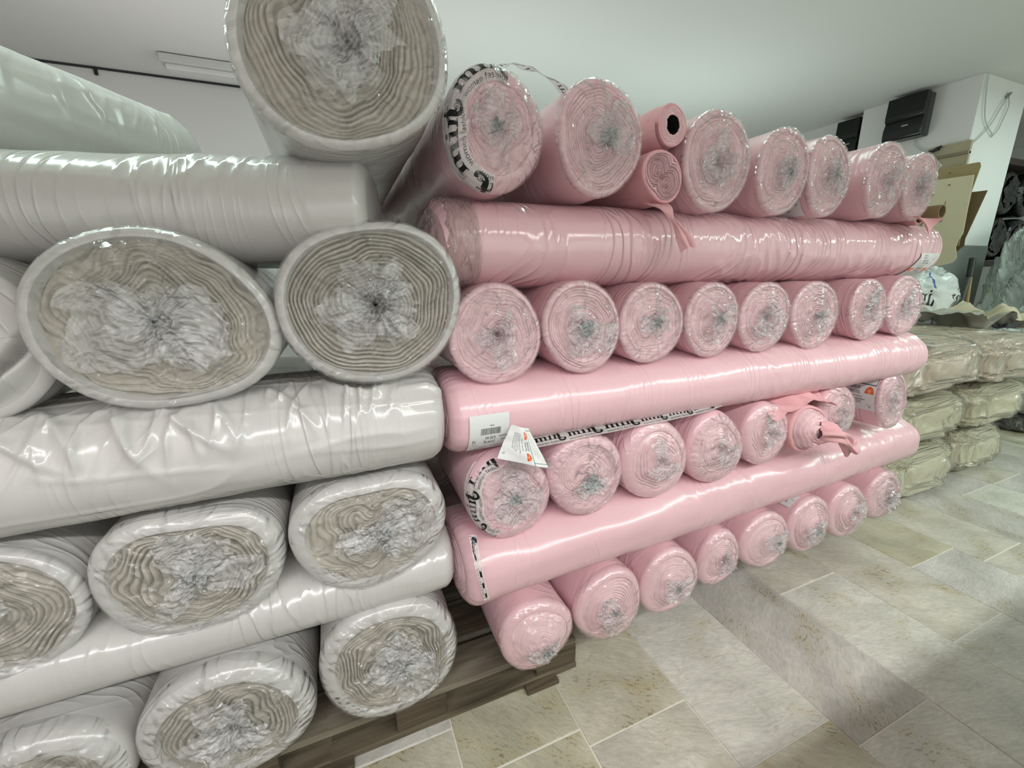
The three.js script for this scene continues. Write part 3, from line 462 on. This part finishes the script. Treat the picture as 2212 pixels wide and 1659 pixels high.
{ // torn label standing up from the film of the taped roll
  const o = [0.344, E1.root.position.y, -0.835], P = [[0.326, 0.829, -0.797], [0.366, 0.814, -0.797], [0.414, 0.714, -0.790], [0.292, 0.752, -0.800]].map(p => new THREE.Vector3(p[0] - o[0], p[1] - o[1], p[2] - o[2]));
  const g = grid(16, 16, (i, j) => { const a = P[0].clone().lerp(P[1], i), b = P[3].clone().lerp(P[2], i), q = a.lerp(b, j); return [q.x, q.y + Math.sin(i * 3 + 1) * 0.003 * j, q.z + Math.sin(i * 3.1) * 0.010 + nz(i * 3, j * 3, 1) * 0.005, j, i]; });
  put(E1.root, 'torn_label', g, paper(labelSun), 'torn white label with orange half-sun marks');
  const f = grid(24, 24, (i, j) => [lerp(-0.065, 0.085, i) + 0.02 * j, 0.205 + 0.018 * Math.sin(i * 3) - 0.02 * j + nz(i * 4, j * 4, 3) * 0.012, lerp(-0.04, 0.030, j)]); put(E1.root, 'loose_film', f, M.clear); }
{ // twisted tail and the bunched cloth of the cone-shaped roll
  const o = E6.root.position, c = new THREE.CatmullRomCurve3([[1.392, 0.642, -0.80], [1.425, 0.640, -0.770], [1.475, 0.617, -0.768], [1.53, 0.580, -0.780], [1.575, 0.552, -0.795]].map(p => new THREE.Vector3(p[0] - o.x, p[1] - o.y, p[2] - o.z)));
  const fr = c.computeFrenetFrames(60, false);
  put(E6.root, 'twisted_tail', grid(48, 60, (i, j, ii, jj) => { const p = c.getPoint(j), th = i * R2, r = lerp(0.030, 0.0165, sm(j, 0, 0.45)) * (1 + 0.30 * Math.cos(4 * th + j * 7) + 0.12 * Math.cos(7 * th - j * 4)) * (1 + 0.5 * sm(j, 0.72, 1)) * (j > 0.98 ? 0.5 : 1), a = fr.normals[jj], b = fr.binormals[jj]; return [p.x + r * (a.x * Math.cos(th) + b.x * Math.sin(th)), p.y + r * (a.y * Math.cos(th) + b.y * Math.sin(th)), p.z + r * (a.z * Math.cos(th) + b.z * Math.sin(th)), i, j * 3]; }), M.pinkCloth);
  const t = thing('loose_cloth', 'bunched pink cloth lying over the cone-shaped roll, under the middle lying roll', 'cloth', null, [1.40, 0.72, -0.84]);
  put(t, 'cloth', grid(80, 36, (i, j) => { const x = lerp(-0.20, 0.10, i), z = lerp(0.022, -0.22, j), f = Math.max(0, ridge(nz(x * 11 + j * 2, j * 1.5, 6) * 1.4)), g = nz(x * 24, j * 3, 11) * 0.004; return [x, 0.012 + 0.030 * Math.exp(-(((i - 0.6) / 0.3) ** 2)) - 0.030 * (1 - sm(j, 0, 0.35)) + f * 0.014 + g, z + 0.012 * nz(x * 14, 2, 3), i * 3, j * 2]; }), M.pinkCloth); }
{ const g = grid(40, 24, (i, j) => { const th = i * R2, r = lerp(0.075, 0.012, sm(j, 0, 0.55)) * (1 + 0.25 * Math.cos(9 * th + j * 2)) * (1 + 1.6 * sm(j, 0.6, 1)); return [-lerp(-0.01, 0.075, j), 0.095 + 0.03 * j + r * Math.sin(th), 0.03 + r * Math.cos(th)]; }); put(L1.root, 'film_tail', g, M.filmGrey);
  const s = grid(90, 14, (i, j) => { const th = -Math.PI / 2 + i * R2, d = lerp(-0.004, 0.085 + 0.016 * nz(Math.cos(th) * 1.2, Math.sin(th) * 1.2, 8), j), rim = d < 0.03 ? 1 - 0.25 * (1 - clamp(d / 0.03, 0, 1)) ** 2 : 1, r = (L1.R(th) + 0.004 + 0.003 * Math.max(0, ridge(nz(Math.cos(th) * 7, Math.sin(th) * 7, j * 2) * 1.6))) * rim; return [r * Math.cos(th), r * Math.sin(th), -d, i * 4, j]; });
  put(L1.root, 'film_sleeve', L1.lift(s), M.filmGrey); }
function strip(label, pts, width, dir, u1, tw = 0, u0 = 0) {
  const c = new THREE.CatmullRomCurve3(pts.map(p => new THREE.Vector3(...p))), o = c.getPoint(0.5), root = thing('tape_strip', label, 'tape', null, [o.x, o.y, o.z]);
  put(root, 'tape', grid(80, 8, (i, j) => { const p = c.getPoint(i), a = tw * (i - 0.3) * (i > 0.3 ? 1 : 0) + nz(i * 5, 2, 7) * 0.5, w = (j - 0.5) * width; const y = dir[1] * Math.cos(a) - dir[2] * Math.sin(a), z = dir[1] * Math.sin(a) + dir[2] * Math.cos(a); return [p.x - o.x + dir[0] * w, p.y - o.y + y * w, p.z - o.z + z * w + nz(i * 12, j * 2, 4) * 0.002, u0 + i * u1, j]; }), M.tape);
}
strip('loose clear printed tape stretched between the tops of the two large pink rolls', [[0.335, 1.528, -0.875], [0.375, 1.546, -0.89], [0.43, 1.544, -0.90], [0.485, 1.536, -0.91], [0.53, 1.518, -0.93]], 0.05, [0, 0.35, -0.94], 1.3);
strip('long clear printed tape over the third row of pink ends, under the middle lying roll', [[0.40, 0.757, -0.845], [0.53, 0.762, -0.842], [0.70, 0.764, -0.845], [0.83, 0.770, -0.842], [0.96, 0.772, -0.85], [1.09, 0.778, -0.88]], 0.034, [0, 0.55, -0.83], 3.6);
strip('clear printed tape trailing down over the left end of the lowest lying pink roll', [[0.240, 0.555, -0.835], [0.240, 0.52, -0.812], [0.242, 0.485, -0.794], [0.248, 0.445, -0.788], [0.256, 0.405, -0.790]], 0.017, [0.9, 0, 0.42], 0.36, 3.4, 0.36);
{ // thin roll with its core tube poking out at the end of the top row
  const R = () => 0.032, o = { ...KIND.pink, seed: 91, rho: 0.006, len: 1.3, nu: 40 }, root = thing('fabric_roll', 'thin pink roll on a protruding cardboard tube at the right end of the top row', 'fabric roll', rowP, [1.852, 1.288, -0.87]);
  const g = skin(R, 1.3, o); g.translate(0, 0.032, 0); put(root, 'fabric_side', g, M.pinkCloth);
  const t = mergeGeometries([new THREE.CylinderGeometry(0.0215, 0.0215, 0.30, 28, 1, true), new THREE.CylinderGeometry(0.018, 0.018, 0.30, 28, 1, true), (() => { const r = new THREE.RingGeometry(0.018, 0.0215, 28); r.rotateX(-Math.PI / 2); r.translate(0, 0.15, 0); return r; })()]);
  t.rotateX(Math.PI / 2); t.translate(0, 0.036, -0.095); put(root, 'core_tube', t, M.card);
  put(root, 'loose_cloth', grid(14, 14, (i, j) => [lerp(-0.17, -0.02, i), 0.016 - j * 0.055 * (1 - Math.abs(i - 0.5) * 1.9), 0.045 + 0.03 * j + 0.008 * Math.sin(i * 6)]), M.pinkCloth);
}

// ---- pallets
const woodMat = [0xffffff, 0xd8d0c4, 0xb9ada0].map(c => std(c, 0.85, { map: woodTex, bumpMap: woodTex, bumpScale: 0.001 }));
function pallet(label, x0, x1, z, dark = 0) {
  const w = x1 - x0, root = thing('pallet', label, 'pallet', 'wooden pallets', [(x0 + x1) / 2, 0, z]), r = rng(Math.round(x0 * 100) + 500);
  const uvw = g => { const p = g.attributes.position, u = g.attributes.uv; for (let i = 0; i < p.count; i++) u.setXY(i, p.getZ(i) * 1.2 + p.getY(i) * 3, p.getX(i) * 1.1); return g; };
  for (let k = 0; k < 3; k++) put(root, 'bottom_board', uvw(boxAt(w, 0.018, 0.10, 0, 0.010, -0.05 - k * 0.40)), woodMat[1]);
  for (let k = 0; k < 3; k++) for (const f of [0.0, 0.36, 0.68, 1]) put(root, 'block', uvw(boxAt(0.13, 0.064, 0.10, -w / 2 + 0.065 + f * (w - 0.13), 0.051, -0.055 - k * 0.40)), woodMat[2]);
  for (let k = 0; k < 6; k++) put(root, 'deck_board', uvw(boxAt(w, 0.018, 0.115, 0, 0.093 + (r() - 0.5) * 0.002, -0.065 - k * 0.155)), woodMat[k % 2]);
  for (const f of [0.0, 0.5, 0.95]) put(root, 'board_end', uvw(boxAt(0.10, 0.012, 0.03, -w / 2 + 0.06 + f * (w - 0.12), 0.008, 0.012)), woodMat[2]);
}
pallet('wooden pallet under the cream stack, its front rail showing below the lowest rolls', -0.80, 0.553, -0.862);
pallet('wooden pallet in the shade under the bottom row of pink rolls', 0.66, 1.98, -1.12);

// ---- wrapped bales at the right end of the stack
const sgp = (v, e) => Math.sign(v) * Math.pow(Math.abs(v), e);
function lump(w, h, d, e, a, f, k, nu = 72, nv = 48) { // soft block standing on y = 0
  return grid(nu, nv, (i, j) => {
    const t = i * R2, p = (j - 0.5) * Math.PI, x = sgp(Math.cos(p), e) * sgp(Math.cos(t), e), y = sgp(Math.sin(p), e), z = sgp(Math.cos(p), e) * sgp(Math.sin(t), e);
    const n = 1 + a * (nz(x * f, y * f, z * f + k) + 0.8 * Math.max(0, ridge(nz(x * f * 1.7 + k, y * f * 1.7, z * f * 1.7) * 1.6)) - 0.4);
    return [x * w / 2 * n, h / 2 + y * h / 2 * n, z * d / 2 * n, i * 4, j * 2];
  });
}
const baleCloth = [0xeae2d0, 0xe2d8c4, 0xdccabf].map(c => std(c, 0.9, { bumpMap: crumple, bumpScale: 0.02 }));
const baleFilm = phys(0xe9eae2, 0.14, { transmission: 0.95, thickness: 0, ior: 1.8, bumpMap: crumple, bumpScale: 0.12 });
function bale(label, x, y, z, w, h, d, k) {
  const root = thing('fabric_bale', label, 'bale', 'film-wrapped bales of beige cloth', [x, y, z]);
  put(root, 'cloth', lump(w - 0.016, h - 0.010, d - 0.016, 0.40, 0.06, 2.6, k, 90, 60), baleCloth[k % 3]); put(root, 'film_wrap', lump(w, h, d, 0.40, 0.06, 2.6, k, 90, 60), baleFilm);
  return root;
}
bale('bottom bale of the near pile, standing on the floor beside the pink stack', 2.66, 0.0, -1.30, 0.70, 0.29, 0.62, 0);
bale('middle bale of the near pile, beside the labelled pink roll', 2.64, 0.288, -1.32, 0.74, 0.26, 0.64, 1);
const topBale = bale('top bale of the near pile with a printed tape patch on its lid', 2.64, 0.555, -1.34, 0.78, 0.26, 0.70, 2);
bale('bottom bale of the far pile with a dark bundle showing through its film', 3.36, 0.0, -1.32, 0.52, 0.27, 0.58, 3);
bale('middle bale of the far pile, jutting out to the right', 3.44, 0.272, -1.34, 0.72, 0.25, 0.62, 4);
bale('top bale of the far pile, slumped towards the paper scraps', 3.46, 0.53, -1.36, 0.76, 0.26, 0.70, 5);
{ const g = grid(16, 10, (i, j) => [lerp(-0.36, -0.08, i), 0.267 + 0.006 * Math.sin(i * 4) - 0.012 * (1 - j), lerp(0.34, 0.17, j), 0.02 + i * 0.48, j]); put(topBale, 'printed_tape', g, M.tape); }
// ---- bag with blue stripes, papers, flat packs
{ const t = thing('plastic_bag', 'white plastic bag with blue stripes and printed tape leaning behind the bales', 'bag', null, [4.12, 0.632, -1.85]);
  const g = lump(0.62, 0.50, 0.36, 0.7, 0.10, 2.2, 12.5); const u = g.attributes.uv; for (let i = 0; i < u.count; i++) u.setXY(i, u.getX(i) * 0.5, u.getY(i) * 0.5); put(t, 'bag', g, phys(0xffffff, 0.3, { map: bagTex, bumpMap: crumple, bumpScale: 0.02 }));
  const n = lump(0.28, 0.14, 0.18, 0.9, 0.16, 3.5, 3.3, 40, 24); n.translate(0.02, 0.40, 0.02); put(t, 'tied_neck', n, M.milky);
  const s = thing('storage_crate', 'grey crate carrying the striped plastic bag, behind the bales', 'crate', null, [4.2, 0, -1.95]); put(s, 'crate', boxAt(0.9, 0.60, 0.5, 0, 0.30, 0, 0.02), std(0x7f827c, 0.7)); put(s, 'lid', boxAt(0.93, 0.03, 0.53, 0, 0.612, 0, 0.01), std(0x8e918a, 0.6)); }
function sheet(label, cat, x, y, z, w, d, k, m, lift) { // creased paper: facets, curled edges
  const t = thing('crumpled_sheet', label, cat, null, [x, y, z]);
  put(t, 'sheet', grid(44, 34, (i, j) => { const a = (i - 0.5) * 2, b = (j - 0.5) * 2, e = Math.max(Math.abs(a), Math.abs(b)), h = Math.abs(((i * 2.3 + j * 0.9 + k) % 1) - 0.5) + Math.abs(((i * 1.1 - j * 1.9 + k * 0.3 + 4) % 1) - 0.5) * 0.9;
    return [a * w / 2 * (1 + 0.12 * nz(b * 2, a, k)), lift * (0.30 * h + 0.75 * sm(nz(a * 1.2, b * 1.1, k), -0.35, 0.4) + 0.10 * nz(a * 5, b * 5, k)), b * d / 2 * (1 + 0.15 * nz(a * 2, b, k + 3)) + 0.1 * lift * h]; }), m); }
const beigeP = std(0xb8b096, 0.85), greyP = std(0x9a988c, 0.8), whiteP = std(0xe0e2de, 0.8), blackP = std(0x262626, 0.8);
sheet('crumpled grey-beige paper heaped on the far bales, left of the yellowish one', 'paper', 3.86, 0.74, -1.50, 0.52, 0.40, 2.2, greyP, 0.15);
sheet('crumpled yellowish paper at the right picture edge, on top of the far bales', 'paper', 4.40, 0.72, -1.42, 0.56, 0.50, 5.2, beigeP, 0.19);
sheet('flat white paper scrap in front of the crumpled papers', 'paper', 3.78, 0.735, -1.30, 0.30, 0.12, 8.1, whiteP, 0.02);
sheet('black scrap tucked between the crumpled papers', 'paper', 4.00, 0.76, -1.32, 0.26, 0.12, 9.4, blackP, 0.05);
[['grey-black', 0.0, 0.13, 0x3c3f40], ['pale grey', 0.13, 0.12, 0x9a9c98], ['beige', 0.25, 0.11, 0xa89f8a]].forEach(([n, y, h, c], k) => {
  const t = thing('flat_pack', n + ' film-wrapped flat pack in the low pile at the right picture edge, ' + ['bottom one', 'middle one', 'top one'][k], 'package', 'flat packs piled at the right', [4.78, y, -1.42]);
  put(t, 'pack', lump(0.74 - k * 0.04, h, 0.5, 0.3, 0.03, 3, k + 4.4), std(c, 0.6)); put(t, 'film_wrap', lump(0.76 - k * 0.04, h + 0.008, 0.52, 0.3, 0.04, 4, k + 7.1), baleFilm); });
// ---- heap of clear film by the pillar, black rolls on the shelf behind
{ const t = thing('film_heap', 'tall heap of crumpled clear plastic film at the right in front of the pillar', 'plastic film', null, [6.05, 0, -1.72]);
  put(t, 'film', grid(110, 90, (i, j) => { const th = i * R2, p = j * Math.PI / 2, x = Math.cos(p) * Math.cos(th), y = Math.sin(p), z = Math.cos(p) * Math.sin(th), n = 1 + 0.12 * nz(x * 2.4, y * 2.4, z * 2.4) + 0.10 * Math.max(0, ridge(nz(x * 4, y * 3 + x, z * 4) * 1.6)) + 0.05 * Math.max(0, ridge(nz(x * 9, y * 7, z * 9) * 1.6)); return [sgp(x, 0.8) * 0.78 * n, y * 1.45 * n, sgp(z, 0.8) * 0.40 * n, i * 9, j * 5]; }), phys(0xdbe3dd, 0.2, { transmission: 0.5, thickness: 0, bumpMap: crumple, bumpScale: 0.06 }));
  const c = new THREE.CylinderGeometry(0.035, 0.035, 0.7, 20); c.rotateZ(-0.75); c.rotateY(0.5); c.translate(0.16, 0.72, 0.40); put(t, 'card_tube', c, std(0xa08c60, 0.8)); }
{ const t = thing('shelf', 'dark shelf holding black wrapped rolls behind the pillar', 'shelf', null, [7.3, 0, -2.75]);
  for (const y of [2.20, 1.20]) put(t, 'board', boxAt(2.0, 0.06, 0.7, 0, y, 0), std(0x3a2f2a, 0.7)); for (const x of [-0.96, 0.96]) put(t, 'post', boxAt(0.06, 2.2, 0.06, x, 1.1, 0.3), std(0x2b2724, 0.6));
  const bf = phys(0x17191a, 0.22, { bumpMap: crumple, bumpScale: 0.03 });
  [[-0.62, 1.235, 0.225, 'lower left'], [-0.14, 1.235, 0.225, 'lower right'], [-0.60, 1.70, 0.22, 'upper left'], [-0.12, 1.70, 0.22, 'upper right']].forEach(([x, y, r, n], k) => { const b = thing('black_roll', 'black film-wrapped roll on the dark shelf behind the pillar, ' + n, 'wrapped roll', 'black rolls on the shelf', [7.3 + x, y, -2.42]); const R = th => r * (1 + 0.03 * Math.cos(2 * th + k)), g = skin(R, 0.6, { rho: 0.06, seed: 60 + k, nu: 60, n1: 16, disp: (th, d) => 0.012 * nz(Math.cos(th) * 2, Math.sin(th) * 2, d * 6 + k) }); g.translate(0, r, 0); put(b, 'wrapped_side', g, bf); const e = plug(r * 0.9, { seed: 70 + k, deep: 1 }); e.translate(0, r, 0); put(b, 'end_film', e, bf); }); }
// ---- pattern cards on the pillar
function card(label, x, pts, m, holes) {
  const z0 = pts[0][1], y0 = Math.min(...pts.map(p => p[0])), s = new THREE.Shape(pts.map(([y, z]) => new THREE.Vector2(-(z - z0), y - y0))), t = thing('pattern_card', label, 'pattern card', null, [x, y0, z0]);
  const g = new THREE.ExtrudeGeometry(s, { depth: 0.006, bevelEnabled: false }); g.rotateY(Math.PI / 2); put(t, 'card', g, m); return t;
}
const cardBeige = std(0xd9d1b2, 0.85, { bumpMap: grain, bumpScale: 0.0005 }), cardBrown = std(0xa5966e, 0.85, { bumpMap: grain, bumpScale: 0.0005 });
{ const t = card('pale beige pattern card with notched side, hanging in front of the brown ones', 5.02, [[1.905, -2.33], [1.900, -2.055], [1.66, -2.045], [1.435, -2.035], [1.385, -2.055], [1.33, -2.062], [1.24, -2.040], [1.215, -2.046], [1.195, -2.062], [1.147, -2.218], [1.235, -2.33]], cardBeige);
  const pg = new THREE.CylinderGeometry(0.006, 0.006, 0.28, 10); pg.rotateZ(Math.PI / 2); pg.translate(0.13, 0.70, 0.13); put(t, 'peg', pg, std(0x6c6a62, 0.5));
  put(t, 'pocket_line', mergeGeometries([boxAt(0.004, 0.004, 0.14, -0.001, 0.40, 0.06, 0), boxAt(0.004, 0.17, 0.004, -0.001, 0.485, 0.13, 0)]), std(0x7d7658, 0.9)); }
const bc = card('brown pattern card, upper corner showing above the pale one', 5.12, [[2.007, -2.42], [2.010, -2.085], [2.004, -2.076], [1.975, -2.066], [1.796, -2.085], [1.34, -2.085], [1.30, -2.42]], cardBrown);
{ const pg = new THREE.CylinderGeometry(0.006, 0.006, 0.18, 10); pg.rotateZ(Math.PI / 2); pg.translate(0.08, 0.66, 0.16); put(bc, 'peg', pg, std(0x6c6a62, 0.5)); }
card('brown pattern card with a pointed right flank, hanging behind the other two', 5.20, [[1.79, -2.32], [1.785, -2.018], [1.40, -2.085], [1.342, -2.08], [1.20, -2.20], [1.084, -2.30], [1.06, -2.55], [1.5, -2.6]], std(0x7d6d4e, 0.85));
{ const t = thing('wall_board', 'beige wooden board with a painted shadow line fixed to the pillar, above the pattern cards', 'board', null, [5.27, 2.03, -2.37]);
  put(t, 'board', boxAt(0.03, 0.20, 0.30, 0, 0.10, 0), std(0xb3aa90, 0.8)); put(t, 'ledge', boxAt(0.05, 0.022, 0.30, -0.012, 0.10, 0), std(0x8a836f, 0.8));  // ledge coloured darker to stand for the shadow line
  const c = thing('metal_clip', 'dark metal clip hook on the beige board by the rightmost top pink roll', 'clip', null, [5.24, 2.16, -2.47]); put(c, 'clip', mergeGeometries([tubeAt([[0, 0.02, -0.07], [-0.02, 0.03, -0.02], [-0.02, 0.04, 0.05]], 0.012, 12), tubeAt([[0, 0, -0.03], [-0.03, -0.03, 0], [-0.02, -0.10, 0.02]], 0.006, 12), tubeAt([[0, 0.03, 0.0], [-0.02, 0.05, 0.03], [-0.01, 0.06, 0.06]], 0.010, 12)]), std(0x3d3f3f, 0.35, { metalness: 0.7 })); }
// ---- black wall units
function unit(label, x, y, z, w, h, d) {
  const t = thing('wall_unit', label, 'wall unit', 'black wall units', [x, y, z]), blk = phys(0x0b0c0c, 0.18), side = std(0x3b413f, 0.4);
  put(t, 'back_case', boxAt(d * 0.55, h, w, -d * 0.275, h / 2, 0, 0.012), side);
  const s = new THREE.Shape(); s.moveTo(0, 0); s.lineTo(-d * 0.30, 0); s.quadraticCurveTo(-d * 0.5, 0.01, -d * 0.42, h * 0.30); s.lineTo(-d * 0.30, h * 0.44); s.quadraticCurveTo(-d * 0.5, h * 0.50, -d * 0.46, h * 0.60); s.lineTo(-d * 0.40, h); s.lineTo(0, h);
  const g = new THREE.ExtrudeGeometry(s, { depth: w * 0.98, bevelEnabled: true, bevelSize: 0.004, bevelThickness: 0.004, bevelSegments: 2 }); g.translate(-d * 0.55, 0, -w * 0.49); put(t, 'front_cover', g, blk);
  put(t, 'badge', boxAt(0.004, 0.012, 0.05, -d * 0.995, h * 0.30, 0.02, 0.001), std(0x9a9a92, 0.4));
}
unit('black wall-mounted dispenser box with a glossy front, high on the pillar', 5.29, 2.35, -2.71, 0.30, 0.36, 0.15);
unit('black wall-mounted box mostly hidden behind the pillar, left of the dispenser', 5.44, 2.36, -3.30, 0.22, 0.34, 0.14);
// ---- cables on the pillar's bright face
{ const wire = std(0xb9c4bf, 0.6), lab = ['thin white cable dropping from the ceiling down the bright pillar face', 'thin white cable looping in a V on the bright pillar face', 'thin white cable from the socket stub running right across the pillar', 'white cable sagging below the black dispenser box'];
  [[[5.30, 2.745, -2.235], [5.345, 2.55, -2.232], [5.42, 2.40, -2.232], [5.60, 2.30, -2.232]], [[5.71, 2.62, -2.232], [5.61, 2.52, -2.225], [5.52, 2.38, -2.228], [5.40, 2.27, -2.232], [5.30, 2.20, -2.235]], [[5.71, 2.62, -2.232], [5.74, 2.55, -2.228], [5.70, 2.42, -2.23], [5.66, 2.34, -2.23], [5.59, 2.285, -2.232]], [[5.275, 2.36, -2.66], [5.27, 2.27, -2.62], [5.265, 2.22, -2.55], [5.25, 2.20, -2.50]]].forEach((p, k) => {
    const o = p[0], t = thing('cable', lab[k], 'cable', null, o); put(t, 'cable', tubeAt(p.map(q => [q[0] - o[0], q[1] - o[1], q[2] - o[2]]), 0.0045), wire); }); 
  const t = thing('cable_stub', 'small metal cable outlet where the white cables leave the pillar', 'outlet', null, [5.715, 2.63, -2.235]); const g = new THREE.CylinderGeometry(0.010, 0.013, 0.06, 12); g.rotateZ(-0.9); put(t, 'outlet', g, std(0x8d9994, 0.4)); }
// ---- mop handle
{ const t = thing('mop', 'wooden mop handle with a black grip and dark pole leaning at the grey pillar base', 'mop', null, [4.98, 0, -1.86]);
  put(t, 'wooden_handle', tubeAt([[-0.06, 0.0, 0.06], [0.0, 0.55, 0.0], [0.035, 1.12, -0.06]], 0.014, 12), std(0x9c8155, 0.6)); put(t, 'dark_pole', tubeAt([[-0.20, 0.30, -0.02], [-0.10, 0.7, -0.03], [0.02, 1.10, -0.055]], 0.012, 12), std(0x454c4e, 0.4)); put(t, 'grip', tubeAt([[0.015, 1.08, -0.055], [0.045, 1.23, -0.075]], 0.022, 8, 14), std(0x0d0e0f, 0.4)); }
// ---- ceiling batten that is switched off, and the cable line along the back wall
{ const t = thing('ceiling_fixture', 'unlit white ceiling batten behind the huge cream roll', 'ceiling lamp', null, [-0.32, H - 0.07, -4.36]);
  put(t, 'housing', boxAt(1.36, 0.06, 0.15, 0, 0.035, 0, 0.01), std(0xc9cac6, 0.5)); put(t, 'diffuser', boxAt(1.30, 0.04, 0.11, 0, -0.012, 0, 0.012), std(0xd7d8d4, 0.3));
  structure('trim_2', boxAt(3.4, 0.014, 0.012, -0.4, H - 0.008, -4.762, 0), std(0x33343a, 0.8));
  const c = thing('wire_clip', 'tiny black clip on the line where the back wall meets the ceiling', 'clip', null, [-1.53, H - 0.035, -4.755]); put(c, 'clip', boxAt(0.022, 0.05, 0.02, 0, 0, 0, 0.004), std(0x141416, 0.6)); }

renderer.render(scene, camera);
